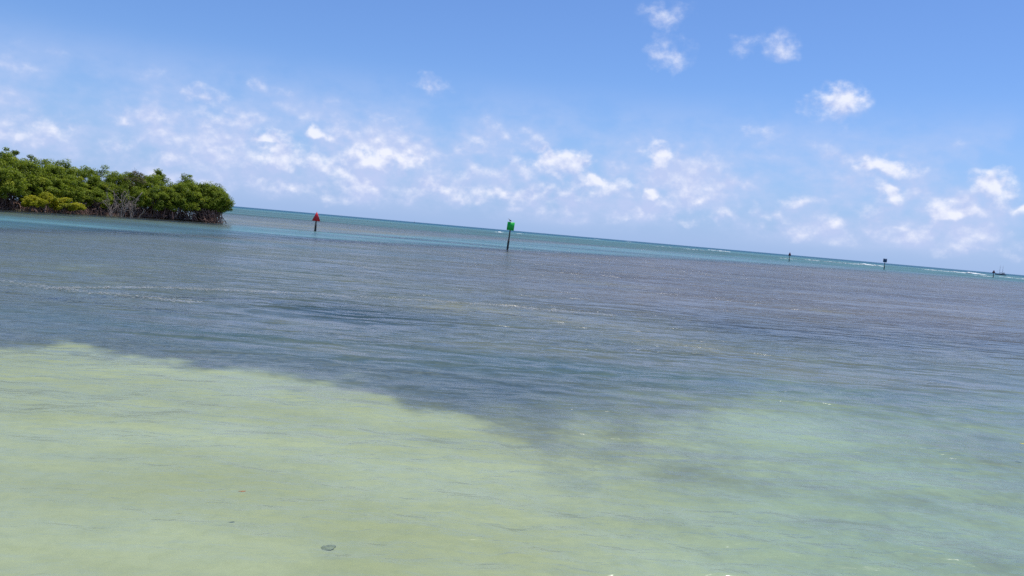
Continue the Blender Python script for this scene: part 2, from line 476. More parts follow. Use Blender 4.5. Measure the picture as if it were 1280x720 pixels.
# ------------------------------------------------------------------ mangrove island
def leaf_mat(name, c_old, c_new, c_yel):
    m, N = material(name)
    a = N.n('ShaderNodeAttribute', attribute_name='tone').outputs['Fac']
    c = N.mixc(N.ss(a, 0.0, 0.62), c_old, c_new)
    c = N.mixc(N.ss(a, 0.7, 1.0), c, c_yel)
    dfu = N.n('ShaderNodeBsdfPrincipled', i_Base_Color=c, i_Roughness=0.6)
    dfu.inputs['Specular IOR Level'].default_value = 0.2
    tl = N.n('ShaderNodeBsdfTranslucent', i_Color=N.mixc(1.0, c, (1.2, 1.25, 0.5), 'MULTIPLY'))
    mx = N.n('ShaderNodeMixShader', i_Fac=0.38)
    N.t.links.new(dfu.outputs[0], mx.inputs[1]); N.t.links.new(tl.outputs[0], mx.inputs[2])
    N.n('ShaderNodeOutputMaterial', i_Surface=mx)
    return m


M_LEAF = leaf_mat('mangrove_leaves', (0.1, 0.145, 0.014), (0.225, 0.285, 0.026), (0.35, 0.37, 0.04))
M_LEAFY = leaf_mat('young_mangrove_leaves', (0.19, 0.23, 0.014), (0.37, 0.36, 0.02), (0.48, 0.40, 0.024))
M_TWIGL = leaf_mat('withered_leaves', (0.10, 0.085, 0.05), (0.16, 0.14, 0.075), (0.12, 0.15, 0.05))
M_BARK = plain('mangrove_bark', (0.08, 0.055, 0.042), (0.2, 0.15, 0.12), 6.0, 0.85)
M_ROOT = plain('mangrove_root', (0.09, 0.046, 0.034), (0.3, 0.18, 0.14), 3.0, 0.8)
M_DEAD = plain('dead_wood', (0.2, 0.155, 0.125), (0.38, 0.31, 0.26), 4.0, 0.85)
M_MUD = plain('mangrove_mud', (0.045, 0.035, 0.026), (0.10, 0.08, 0.055), 1.5, 0.85, 0.4)


def leaves(rng, C, rad, n, size, tone):
    """n leaves round each clump centre; returns V, Q, tone per vertex"""
    m = len(C)
    dirs = rng.normal(size=(m, n, 3)); dirs /= np.linalg.norm(dirs, axis=2)[..., None]
    rr_ = rng.uniform(0.25, 1.0, (m, n, 1)) ** 0.55
    P = C[:, None, :] + dirs * rr_ * rad[:, None, None] * np.array([1.0, 1.0, 0.62])
    nrm = dirs * 0.55 + np.array([0, 0, 0.75]) + rng.normal(0, 0.45, (m, n, 3))
    nrm /= np.linalg.norm(nrm, axis=2)[..., None]
    rv = rng.normal(size=(m, n, 3))
    u = np.cross(nrm, rv); u /= np.linalg.norm(u, axis=2)[..., None]
    w = np.cross(nrm, u)
    s = size * rng.uniform(0.65, 1.35, (m, n, 1))
    quad = np.stack([P - u * s, P + w * s * 0.5 - u * s * 0.1, P + u * s, P - w * s * 0.5 - u * s * 0.1], 2)
    V = quad.reshape(-1, 3)
    Q = np.arange(len(V)).reshape(-1, 4)
    t = np.repeat((tone[:, None] + rng.normal(0, 0.14, (m, n))).ravel(), 4)
    return V, Q, np.clip(t, 0, 1)


def bend(p0, p1, rng, n=6, sag=0.0, jit=0.12):
    t = np.linspace(0, 1, n)[:, None]
    P = np.asarray(p0) * (1 - t) + np.asarray(p1) * t
    L = np.linalg.norm(np.asarray(p1) - np.asarray(p0))
    P[1:-1] += rng.normal(0, jit * L / n, (n - 2, 3))
    P[:, 2] += sag * np.sin(t[:, 0] * math.pi)
    return P


root_meshes = []
rngr = np.random.default_rng(11)
for k in range(9):           # arching prop roots, shared between the trees
    reach, top = rngr.uniform(0.9, 2.1), rngr.uniform(0.9, 1.9)
    t = np.linspace(0, 1, 9)
    X = reach * t ** 0.9; Z = top * (1 - t ** 2.2) + 0.25 * np.sin(t * math.pi) - 0.38 * t
    Y = 0.12 * np.sin(t * 3 + k) * reach
    mbq = MB().tube(np.c_[X, Y, Z], np.linspace(0.05, 0.034, 9), 5)
    q = rngr.integers(4, 6)                                  # a root often forks once
    e = np.array([X[q] + rngr.uniform(0.3, 0.6), Y[q] + rngr.uniform(-0.5, 0.5), -0.36])
    tt2 = np.linspace(0, 1, 5)[:, None]
    br = np.array([X[q], Y[q], Z[q]]) * (1 - tt2) + e * tt2; br[:, 2] += 0.22 * np.sin(tt2[:, 0] * math.pi)
    mbq.tube(br, np.linspace(0.038, 0.026, 5), 5)
    o = mbq.build('prop_root', M_ROOT, smooth=True); root_meshes.append(o.data); bpy.data.objects.remove(o)


def mangrove(rng, base, H, crown_r, crown_z0, label, group, name='mangrove_tree', leafm=M_LEAF, nclump=46, nleaf=150, tone0=0.4,
             n_roots=10, size=0.105, bare=0.0, flat=1.0):
    root = bpy.data.objects.new(name, None); col.objects.link(root); root.location = base
    root.empty_display_size = 0.3
    tag(root, label, 'tree', group)
    # trunk and limbs
    mbt = MB(); lean = rng.normal(0, 0.35, 2)
    fork = np.array([lean[0] * 0.5, lean[1] * 0.5, crown_z0 + 0.12 * (H - crown_z0)])
    z0 = min(1.3, crown_z0 * 0.7)
    mbt.tube(bend((0, 0, -0.2), fork, rng, 6, 0, 0.25), np.linspace(0.13, 0.09, 6), 7)
    # clump centres on a lumpy dome
    Cs = []
    cz = (crown_z0 + H) / 2; rz = (H - crown_z0) / 2 * 0.93
    while len(Cs) < nclump:
        v = rng.normal(size=3); v /= np.linalg.norm(v)
        if v[2] < -0.75: continue
        k = rng.uniform(0.45, 0.97) ** 0.7 if rng.random() > 0.1 or v[2] > 0.4 else rng.uniform(1.0, 1.1)
        wdt = crown_r * (1.0 - 0.28 * max(v[2], 0) ** 2)
        Cs.append((v[0] * k * wdt + lean[0], v[1] * k * wdt + lean[1], cz + v[2] * k * rz))
    Cs = np.array(Cs)
    for c in Cs[rng.choice(len(Cs), min(12, len(Cs)), replace=False)]:
        mbt.tube(bend(fork, c, rng, 5, 0.1, 0.3), np.linspace(0.06, 0.018, 5), 4, False)
    mbt.build('trunk', M_BARK, root, smooth=True)
    rads = rng.uniform(0.48, 0.92, len(Cs)) * crown_r / 2.2
    tone = np.clip(rng.normal(tone0, 0.2, len(Cs)), 0, 1)
    V, Q, t = leaves(rng, Cs, rads, nleaf, size, tone)
    mesh_np('crown', V, Q, leafm, False, root, attrs={'tone': t})
    if bare:                                                  # dead grey twigs sticking out of the crown
        mbd = MB()
        for k in range(int(bare * 40)):
            c = Cs[rng.integers(len(Cs))]
            e = c + (c - np.array([lean[0], lean[1], cz])) * rng.uniform(0.15, 0.45) + rng.normal(0, 0.3, 3)
            mbd.tube(bend(c, e, rng, 4, 0, 0.3), np.linspace(0.03, 0.01, 4), 4, False)
        mbd.build('bare_twigs', M_DEAD, root)
    for k in range(n_roots):
        o = obj('prop_root', root_meshes[rng.integers(len(root_meshes))], root)
        a = k * 2 * math.pi / n_roots + rng.uniform(-0.3, 0.3)
        o.rotation_euler = (0, 0, a); s = rng.uniform(0.75, 1.2); o.scale = (s, s, rng.uniform(0.8, 1.15) * min(1.0, H / 4.0))
    return root


shore_px = [(-150, 252.5), (-80, 256.8), (0, 261.6), (60, 265.2), (120, 268.7), (180, 272.4), (240, 276.6), (274, 279.4)]
shore_y = lambda q: float(np.interp(q, [a for a, b in shore_px], [b for a, b in shore_px]))
SH = np.array([ground(*p)[:2] for p in shore_px])
seg = np.r_[0, np.cumsum(np.hypot(*np.diff(SH, axis=0).T))]


def shore_pt(s, inland):
    p = np.array([np.interp(s, seg, SH[:, 0]), np.interp(s, seg, SH[:, 1])])
    q = np.array([np.interp(s + 0.5, seg, SH[:, 0]), np.interp(s + 0.5, seg, SH[:, 1])]); q0 = np.array([np.interp(s - 0.5, seg, SH[:, 0]), np.interp(s - 0.5, seg, SH[:, 1])])
    t = (q - q0) / (np.linalg.norm(q - q0) + 1e-9)
    nrm = np.array([-t[1], t[0]])                              # left of the heading: away from the open water
    return p + nrm * inland


# mud bank the trees stand on: lumpy sheet just above the water
L = seg[-1]
outline = [shore_pt(s, 0.9) for s in np.linspace(0.3, L - 0.3, 40)]
tipp = SH[-1]; back = [shore_pt(s, 17) for s in np.linspace(L - 4, 0.3, 24)]
outline = np.array(outline + [tipp + np.array([-1.2, 1.2])] + back)
ctr = outline.mean(0); rings = np.linspace(1.0, 0.0, 14)[:-1]; Vm = []
for i_, k in enumerate(rings):
    P = ctr + (outline - ctr) * k
    h = 0.16 * (1 - k) ** 0.5 * 2 + 0.10 * fbm(P[:, 0] * 0.8, P[:, 1] * 0.8, 3, 8) - (0.34 if i_ == 0 else 0.0)
    Vm.append(np.c_[P, h])
n_o = len(outline)
Vm = np.vstack(Vm + [np.array([[ctr[0], ctr[1], 0.35]])])
i, j = np.meshgrid(np.arange(len(rings) - 1), np.arange(n_o), indexing='ij')
Qm = np.stack([i * n_o + j, i * n_o + (j + 1) % n_o, (i + 1) * n_o + (j + 1) % n_o, (i + 1) * n_o + j], -1).reshape(-1, 4)
Tm = np.array([((len(rings) - 1) * n_o + j, (len(rings) - 1) * n_o + (j + 1) % n_o, len(Vm) - 1) for j in range(n_o)])
isl = mesh_np('island_ground', Vm, [Qm, Tm], M_MUD, True); tag(isl, kind='structure')

sky_x = [-200, 0, 15, 30, 45, 50, 60, 80, 105, 115, 127, 133, 145, 160, 180, 186, 200, 220, 232, 250, 270, 280, 290]
sky_y = [172, 182, 181, 190, 196, 191, 198, 197, 202, 212, 212, 203, 206, 210, 211, 207, 215, 221, 216, 223, 226, 234, 250]


def top_at(p):
    """tree height that reaches the tree line seen in the photograph"""
    px, _, _ = project(np.array([[p[0], p[1], 5.0]]))
    yy = np.interp(px[0], sky_x, sky_y)
    dd = ray(px[0], yy); t = math.hypot(p[0], p[1]) / math.hypot(dd[0], dd[1])
    return CAM_H + dd[2] * t, px[0]


rng = np.random.default_rng(77)
G_F, G_M, G_B = 'mangroves standing in the water along the island edge', 'mangroves filling the middle of the island', 'tall mangroves forming the tree line'
lab_f = 'green mangrove on arching reddish prop roots standing in the water at the island edge'
lab_m = 'mid height mangrove packed between the edge trees and the tall tree line'
lab_b = 'tall mangrove whose crown forms the tree line behind the lower trees'


def front_label(px):
    if 15 < px < 108: return 'green mangrove at the island edge rising right behind the yellow green shrubs', 'mangroves behind the yellow green shrubs'
    if 128 < px < 172: return 'green mangrove at the island edge rising right behind the leafless shrubs', 'mangroves behind the leafless shrubs'
    if px >= 172: return 'green mangrove on exposed reddish prop roots between the leafless shrubs and the island tip', 'mangroves near the island tip'
    return lab_f, G_F


sF = np.arange(2.0, L + 0.01, 2.1)
for k, s in enumerate(sF):
    if 0: pass
    px = top_at(shore_pt(s, 1.3))[1]
    young = 18 < px < 172
    p = shore_pt(s, rng.uniform(0.9, 1.7) + (1.2 if young else 0.0))
    Ht, px = top_at(p)
    H = Ht * rng.uniform(0.62, 0.76)
    last = k >= len(sF) - 1
    tip = k == len(sF) - 2
    if last: continue
    lab_f, G_F = front_label(px)
    mangrove(rng, (p[0], p[1], 0.03), H * (0.95 if young else 1.0), rng.uniform(1.7, 2.1), rng.uniform(0.6, 1.0), lab_f, G_F,
             nclump=48, nleaf=150, tone0=rng.uniform(0.3, 0.65), n_roots=11)
sM = np.arange(1.0, L - 0.5, 2.7)
for k, s in enumerate(sM):
    p = shore_pt(s, rng.uniform(3.6, 4.6)); Ht, px = top_at(p)
    mangrove(rng, (p[0], p[1], 0.12), Ht * rng.uniform(0.86, 0.95), rng.uniform(2.0, 2.4), 0.8, lab_m, G_M, nclump=58, nleaf=150,
             tone0=rng.uniform(0.35, 0.6), n_roots=7)
sB = np.arange(0.0, L - 0.5, 2.9)
for k, s in enumerate(sB):
    p = shore_pt(s, rng.uniform(7.0, 8.6)); Ht, px = top_at(p)
    if px > 268: continue
    grey = 190 < px < 225
    lab, grp, nm = lab_b, G_B, 'mangrove_tree'
    mangrove(rng, (p[0], p[1], 0.18), Ht, rng.uniform(1.9, 2.3), 0.5, lab, grp, nm, nclump=72, nleaf=140, tone0=rng.uniform(0.25, 0.5), n_roots=4)
# the tree that ends the island, drooping over the point
p = ground(258, 277.4) ; Ht, _ = top_at(p + np.array([0, 2, 0]))
mangrove(rng, (p[0] - 0.2, p[1] + 1.6, 0.03), Ht * 0.98, 2.9, 0.75, 'large rounded mangrove drooping over the water at the tip of the island', None,
         nclump=150, nleaf=150, tone0=0.28, n_roots=16)
for (qx, dy, r_) in [(232, 2.0, 2.3), (243, 4.0, 2.4), (262, 4.5, 2.2)]:
    p = ground(qx, shore_y(qx)); Ht, _ = top_at(p + np.array([0, dy, 0]))
    mangrove(rng, (p[0] - 0.6, p[1] + dy, 0.05), Ht * 0.93, r_, 0.7, 'bushy mangrove crowded against the large rounded tree at the island tip',
             'mangroves crowded at the island tip', nclump=64, nleaf=150, tone0=rng.uniform(0.3, 0.5), n_roots=9)
# bleached, half bare mangrove in the tree line
p = shore_pt(L - 11.5, 3.4); Ht, _ = top_at(p)
mangrove(rng, (p[0], p[1], 0.14), Ht * 0.97, 1.9, 3.2, 'withered greyish brown mangrove among the green crowns near the island tip', None,
         leafm=M_TWIGL, nclump=26, nleaf=90, tone0=0.45, n_roots=4, bare=1.2)
# yellow green shrubs growing down to the water
for (px_, py_, h, cr, lab_y) in [(34, shore_y(34) + 0.35, 2.1, 1.3, 'yellow green mangrove shrub at the water, on the side away from the island tip'),
                                 (52, shore_y(52) + 0.35, 2.6, 1.5, 'tallest of the yellow green mangrove shrubs spilling down to the water'),
                                 (72, shore_y(72) + 0.35, 2.2, 1.4, 'yellow green mangrove shrub between the tallest and the smallest of its row'),
                                 (90, shore_y(90) + 0.35, 1.6, 1.15, 'smallest and yellowest mangrove shrub, last of its row towards the leafless shrubs')]:
    p = ground(px_, py_)
    mangrove(rng, (p[0] + 0.35, p[1] - 0.15, 0.0), h, cr, 0.3, lab_y, 'yellow green shrubs at the island edge', 'mangrove_shrub', M_LEAFY, 40, 160, 0.5, 8, 0.095)

# bare grey brown shrubs and snags at the edge
def bare_shrub(rng, base, H, spread, label, n=16):
    root = bpy.data.objects.new('bare_shrub', None); col.objects.link(root); root.location = base; root.empty_display_size = 0.3
    tag(root, label, 'shrub', 'leafless shrubs at the island edge')
    st = MB(); tw = MB()
    for k in range(n):
        a = rng.uniform(0, 6.28); e = np.array([math.cos(a) * spread * rng.uniform(0.2, 1), math.sin(a) * spread * rng.uniform(0.2, 1), H * rng.uniform(0.5, 1)])
        P = bend((rng.normal(0, 0.15), rng.normal(0, 0.15), -0.2), e, rng, 6, 0.2, 0.35)
        st.tube(P, np.linspace(0.045, 0.02, 6), 5, False)
        for q in range(5):
            b = P[rng.integers(2, 6)]; e2 = b + rng.normal(0, 0.45, 3) + np.array([0, 0, 0.2])
            tw.tube(bend(b, e2, rng, 4, 0, 0.3), np.linspace(0.022, 0.01, 4), 4, False)
    st.build('stem', M_DEAD, root, smooth=True); tw.build('twigs', M_DEAD, root)
    return root


for (px_, py_, h, sp, lb) in [(137, shore_y(137) + 0.35, 3.6, 1.4, 'leafless grey brown shrub of tangled stems nearest to the yellow green shrubs'), (150, shore_y(150) + 0.35, 4.1, 1.5, 'tallest leafless grey brown shrub, middle one of the three at the island edge'), (163, shore_y(163) + 0.35, 3.4, 1.3, 'leafless grey brown shrub beside the pale leaning dead branch')]:
    p = ground(px_, py_); bare_shrub(rng, (p[0] + 0.1, p[1], 0), h, sp, lb, n=9)
for (a, b, lab) in [((166, 253), (178, 240), 'pale dead branch leaning up out of the mangrove roots'),
                    ((172, 275), (180, 262), 'short pale driftwood pole propped against the prop roots')]:
    p = ground(170, shore_y(170) + 0.3)
    def at_depth(q):
        dd = ray(*q); t = p[1] / dd[1]; return np.array([dd[0] * t, p[1], CAM_H + dd[2] * t])
    A, B = at_depth(a), at_depth(b)
    A0 = A.copy(); A0[2] = min(A0[2], 0.0) - 0.1; A0[0] -= (A[2] - A0[2]) * (B[0] - A[0]) / max(B[2] - A[2], 0.3)
    mbx = MB().tube(bend(A0, B, rng, 7, 0, 0.2), np.linspace(0.085, 0.04, 7), 7)
    mid = (A + B) / 2
    mbx.tube(bend(mid, mid + np.array([0.7, -0.2, 0.6]), rng, 4, 0, 0.2), np.linspace(0.04, 0.015, 4), 5)
    o = mbx.build('dead_branch', M_DEAD, smooth=True); tag(o, lab, 'branch')

# tangle of thin roots at the waterline, past counting
mbr = MB()
for s in np.linspace(0.5, L - 0.2, 200):
    for q in range(4):
        p = shore_pt(s + rng.uniform(-0.2, 0.2), rng.uniform(-0.35, 2.6))
        h = rng.uniform(0.1, 0.95); a = rng.uniform(0, 6.28); ln = rng.uniform(0.2, 1.5)
        e = np.array([p[0] + math.cos(a) * ln, p[1] + math.sin(a) * ln, h])
        mbr.tube(bend((p[0], p[1], -0.34), e, rng, 5, 0.18, 0.25), np.linspace(0.022, 0.035, 5), 4, False)
for s in np.r_[np.linspace(0.5, L - 0.8, 430), np.linspace(L - 14, L - 0.8, 170)]:
    for q in range(3):
        p = shore_pt(s + rng.uniform(-0.2, 0.2), rng.uniform(1.8, 8.0) if s < L - 3 else rng.uniform(0.8, 3.0))
        a = rng.uniform(0, 6.28); ln = rng.uniform(0.2, 1.3)
        e = np.array([p[0] + math.cos(a) * ln, p[1] + math.sin(a) * ln, rng.uniform(0.5, 2.2)])
        mbr.tube(bend((p[0], p[1], -0.1), e, rng, 4, 0.2, 0.25), np.linspace(0.04, 0.05, 4), 4, False)
o = mbr.build('root_tangle', M_ROOT, smooth=True)
tag(o, 'tangle of thin reddish aerial roots along the waterline of the island', 'roots', kind='stuff')

# ------------------------------------------------------------------ channel markers
M_RED = plain('red_sign', (0.62, 0.012, 0.02), (0.7, 0.02, 0.03), 2.0, 0.45)
M_GREEN = plain('green_sign', (0.0, 0.48, 0.045), (0.005, 0.54, 0.06), 2.0, 0.45)
M_GREEN2 = plain('green_sign_dark', (0.01, 0.16, 0.09), (0.015, 0.2, 0.11), 2.0, 0.5)  # darker, bluer green for the rear board
M_GREEN_BACKLIT = plain('backlit_green_sign', (0.01, 0.06, 0.13), (0.015, 0.08, 0.17), 2.0, 0.5)  # backlit darkness of the far green board put into its colour
M_RED_BACKLIT = plain('backlit_red_sign', (0.16, 0.015, 0.03), (0.2, 0.02, 0.04), 2.0, 0.5)  # far red boards seen against the light, their shade mixed into the colour
M_PILE = plain('weathered_piling', (0.04, 0.045, 0.04), (0.12, 0.115, 0.095), 3.0, 0.85, 0.5, stretch=(4, 4, 0.8))
M_WET = plain('barnacled_wet_piling', (0.012, 0.012, 0.011), (0.05, 0.047, 0.04), 9.0, 0.7, 0.8)
M_STEEL = plain('galvanised_bracket', (0.1, 0.1, 0.1), (0.2, 0.2, 0.2), 5.0, 0.5, 0.0, 0.6)


def marker(px, base_y, top_y, bw_px, bh_px, shape, mat, mat2, label, lean=0.0, pile_r=0.15, name='channel_marker', face=0.0, blade=30):
    g = ground(px, base_y); u = np.linalg.norm(g - np.array([0, 0, CAM_H])) / PX_F / math.cos(R(4))
    H = (base_y - top_y) * u; bw, bh = bw_px * u, bh_px * u
    root = bpy.data.objects.new(name, None); col.objects.link(root)
    root.location = (g[0], g[1], 0); root.rotation_euler = (0, R(lean), 0); root.empty_display_size = 0.4
    tag(root, label, 'marker')
    rg = np.random.default_rng(int(px))
    zs = np.linspace(-0.6, H - bh * 0.25, 12)
    P = np.c_[rg.normal(0, 0.008, 12), rg.normal(0, 0.008, 12), zs]
    MB().tube(P, pile_r * np.linspace(1.0, 0.72, 12), 12).build('piling', M_PILE, root, smooth=True)
    zc = np.linspace(-0.6, min(1.5, H * 0.36), 7)                 # barnacle crust at the tide line
    MB().tube(np.c_[zc * 0, zc * 0, zc], pile_r * (1.12 + 0.14 * rg.random(7)) * np.r_[np.ones(5), 0.98, 0.95], 11).build('barnacle_crust', M_WET, root, smooth=True)
    zb = H - bh
    if shape == 'tri':
        poly = [(-bw / 2, 0), (bw / 2, 0), (bw * 0.05, bh), (-bw * 0.05, bh)]
    else:
        poly = [(-bw / 2, 0), (bw / 2, 0), (bw / 2, bh), (-bw / 2, bh)]
    yaw = math.atan2(g[0], g[1])
    for k, (off, ry, mm) in enumerate([(-(pile_r + 0.05), face, mat), (pile_r + 0.05, face + blade, mat2)]):
        b = MB().prism(poly, 0.03).build('sign_board', mm, root)
        c = Matrix.Rotation(-yaw, 3, 'Z') @ Vector((0, off, zb)); b.location = c
        b.rotation_euler = (0, 0, -yaw + R(ry))
        for zz in (0.22, 0.62):
            s = MB().box((0, 0.045 if off < 0 else -0.045, bh * zz), (bw * 0.35, 0.05, 0.06)).build('bracket', M_STEEL, b)
    return root, g, u, H


mk_r, _, _, Hr = marker(394, 289, 266.2, 10.0, 10.6, 'tri', M_RED, M_RED, 'red triangular channel marker sign on a dark wooden piling', lean=1.2, blade=28)
MB().tube([(0, 0, Hr - 1.4), (0, 0, Hr + 0.06)], 0.09, 8).build('post_tip', M_PILE, mk_r, smooth=True)
mk_g, gg, gu, Hg = marker(634.2, 312, 277.6, 9.0, 10.2, 'sq', M_GREEN, M_GREEN2, 'bright green square channel marker sign on a tall leaning piling', lean=3.2, pile_r=0.13, blade=32)
marker(986.2, 327, 316, 3.6, 3.9, 'tri', M_RED_BACKLIT, M_RED_BACKLIT, 'small backlit red triangular channel marker far out before the reef', pile_r=0.15)
marker(1105, 337, 324.6, 3.9, 4.1, 'sq', M_GREEN_BACKLIT, M_GREEN_BACKLIT, 'small backlit green square channel marker in front of white surf', pile_r=0.17)
marker(1241.3, 347, 339, 3.4, 3.0, 'tri', M_RED_BACKLIT, M_RED_BACKLIT, 'tiny dark triangular channel marker beside the anchored two masted boat', pile_r=0.2)

# seabird resting on the green marker
M_BIRD = plain('bird_plumage', (0.35, 0.35, 0.34), (0.6, 0.6, 0.58), 8.0, 0.8)
M_BIRDD = plain('bird_dark_plumage', (0.03, 0.03, 0.032), (0.08, 0.08, 0.085), 8.0, 0.8)
bird = bpy.data.objects.new('seabird', None); col.objects.link(bird)
lx = math.sin(R(3.2)) * Hg
bird.location = (gg[0] + lx - 0.22, gg[1] - 0.20, Hg * math.cos(R(3.2)) + 0.02); bird.rotation_euler = (0, 0, R(25))
tag(bird, 'small grey seabird perched on top of the green square marker', 'bird')
t = np.linspace(0, 1, 12)
spine = np.c_[0.20 - 0.44 * t, t * 0, 0.13 + 0.20 * t + 0.14 * sstep(t, 0.62, 0.85)]
spine[-3:, 0] = [-0.165, -0.19, -0.215]; spine[-3:, 2] = [0.42, 0.455, 0.47]
MB().tube(spine, [0.012, 0.045, 0.075, 0.095, 0.105, 0.10, 0.085, 0.06, 0.048, 0.052, 0.055, 0.03], 10).build('body', M_BIRD, bird, smooth=True)
for s in (-1, 1):
    MB().tube(np.c_[0.24 - 0.34 * t, s * (0.035 + 0.065 * np.sin(t * 3.0)), 0.14 + 0.17 * t], 0.012 + 0.05 * np.sin(np.clip(t, .02, .98) * math.pi), 8).build('wing', M_BIRDD, bird, smooth=True)
    MB().tube([(0.0, s * 0.035, 0.13), (0.0, s * 0.035, 0.0)], 0.012, 6).build('leg', M_BIRDD, bird)
MB().tube([(-0.225, 0, 0.468), (-0.34, 0, 0.44)], [0.02, 0.005], 6).build('beak', M_BIRDD, bird)

# ------------------------------------------------------------------ boats
M_HULL = plain('dark_hull', (0.035, 0.05, 0.075), (0.05, 0.07, 0.1), 0.5, 0.4)
M_CABIN = plain('cabin_paint', (0.22, 0.25, 0.29), (0.3, 0.33, 0.37), 0.5, 0.5)
M_MAST = plain('mast_paint', (0.22, 0.23, 0.27), (0.3, 0.31, 0.35), 1.0, 0.5)
M_SAIL = plain('furled_canvas', (0.06, 0.09, 0.16), (0.1, 0.13, 0.2), 2.0, 0.8)


def hull(Lh, beam, free, draft):
    n, V, Q = 17, [], []
    for i in range(n):
        t = i / (n - 1); xx = (t - 0.5) * Lh
        wd = beam / 2 * (np.sin(min(1, (1 - t) * 1.9 + 0.02) * math.pi / 2) ** 0.8) * (0.78 + 0.22 * sstep(t, 0, .35))
        sh = free * (1 + 0.28 * (2 * t - 1) ** 2 + 0.18 * t)
        V += [(xx, -wd, sh), (xx, -wd * .93, sh * .4), (xx, -wd * .55, -draft * .7), (xx, 0, -draft), (xx, wd * .55, -draft * .7), (xx, wd * .93, sh * .4), (xx, wd, sh), (xx, 0, sh + 0.06)]
    for i in range(n - 1):
        for j in range(8):
            Q.append((i * 8 + j, i * 8 + (j + 1) % 8, (i + 1) * 8 + (j + 1) % 8, (i + 1) * 8 + j))
    Q += [(0, 7, 6, 5), (0, 5, 4, 1), (1, 4, 3, 2)]
    e = (n - 1) * 8
    Q += [(e, e + 5, e + 6, e + 7), (e, e + 1, e + 4, e + 5), (e + 1, e + 2, e + 3, e + 4)]
    return np.array(V), np.array(Q)


def sailboat(px, dist, Lh, masts, label, yaw, scale=1.0, cat='boat'):
    dd = ray(px, 290 + (px - 640) * math.tan(ROLL)); th = math.atan2(dd[0], dd[1])
    root = bpy.data.objects.new('sailboat', None); col.objects.link(root)
    root.location = (dist * math.sin(th), dist * math.cos(th), 0); root.rotation_euler = (0, 0, R(yaw)); tag(root, label, cat)
    Vh, Qh = hull(Lh, Lh * 0.27, Lh * 0.085, Lh * 0.05)
    mesh_np('hull', Vh, Qh, M_HULL, False, root)
    dz = Lh * 0.09
    mbc = MB(); prof = [(-.36, 0), (.12, 0), (.06, .07), (-.14, .085), (-.17, .15), (-.34, .15)]
    cab = mbc.prism(np.array(prof) * Lh, Lh * 0.16, Matrix.Translation((0, 0, dz * 0.98))).build('cabin', M_CABIN, root)
    for s in (-1, 1):
        for q in range(3):
            MB().box((Lh * (-0.10 + 0.06 * q), s * Lh * 0.081, dz + Lh * 0.04), (Lh * 0.04, 0.03, Lh * 0.022)).build('window', M_HULL, cab)
    for (mx_, mh) in masts:
        m_ = MB().tube([(mx_ * Lh, 0, dz), (mx_ * Lh, 0, mh * 0.5), (mx_ * Lh, 0, mh)], [0.17, 0.15, 0.10], 8).build('mast', M_MAST, root, smooth=True)
        MB().tube([(mx_ * Lh - 0.1, 0, dz + 2.3), (mx_ * Lh - Lh * 0.26, 0, dz + 2.35)], 0.09, 6).build('boom', M_MAST, root)
        MB().tube([(mx_ * Lh - 0.2, 0, dz + 2.5), (mx_ * Lh - Lh * 0.14, 0, dz + 2.62), (mx_ * Lh - Lh * 0.25, 0, dz + 2.5)], [0.13, 0.2, 0.1], 7).build('furled_sail', M_SAIL, root, smooth=True)
        st = MB()
        for (ex, ey) in ((mx_ * Lh, Lh * .12), (mx_ * Lh, -Lh * .12)):
            st.tube([(mx_ * Lh, 0, mh * .97), (ex, ey, dz)], 0.02, 4, False)
        st.tube([(mx_ * Lh, 0, mh * .97), (Lh * 0.48, 0, dz * 1.3)], 0.02, 4, False)
        st.build('rigging', M_STEEL, root)
    return root


sailboat(1250.5, 1450, 15.5, [(0.10, 15.5), (-0.16, 15.0)], 'dark hulled two masted sailboat anchored on the horizon past the surf', 172)
sailboat(518, 3000, 11.0, [(0.05, 11.0)], 'tiny far off single masted boat alone on the horizon', 80)

# ------------------------------------------------------------------ surf on the reef
M_FOAM, N = material('sea_foam')
pos = N.n('ShaderNodeNewGeometry').outputs['Position']
f = N.noise(pos, 1.2, 6.0, 0.65)
fd = N.n('ShaderNodeBsdfDiffuse', i_Color=N.mixc(N.ss(f, 0.3, 0.7), (0.62, 0.68, 0.68), (0.82, 0.83, 0.82)))
N.n('ShaderNodeOutputMaterial', i_Surface=fd)
rng = np.random.default_rng(21)
surf = [(624, 290.2, 9, 1.5, .8), (650, 292.4, 6, .9, .5), (745, 299.2, 10, .6, .25), (786, 302.5, 6, .9, .35), (899, 313.6, 22, 2.8, 1.0), (868, 312, 26, 1.0, .3), (1015, 325.3, 18, 1.4, .45), (1040, 327.6, 18, 1.2, .4),
        (1088, 331.4, 30, 3.4, 1.1), (1060, 329.4, 22, 1.5, .45), (1165, 337.5, 28, 1.5, .4), (1214, 342.0, 34, 3.6, 1.2), (1190, 339.8, 26, 1.8, .5), (1260, 347.0, 20, 1.3, .35), (985, 323.6, 16, 1, .35),
        (830, 308.4, 14, .8, .3), (1232, 345.2, 22, 1.0, .3), (1276, 348.6, 16, 1.2, .3)]
V_, Q_, nV = [], [], 0
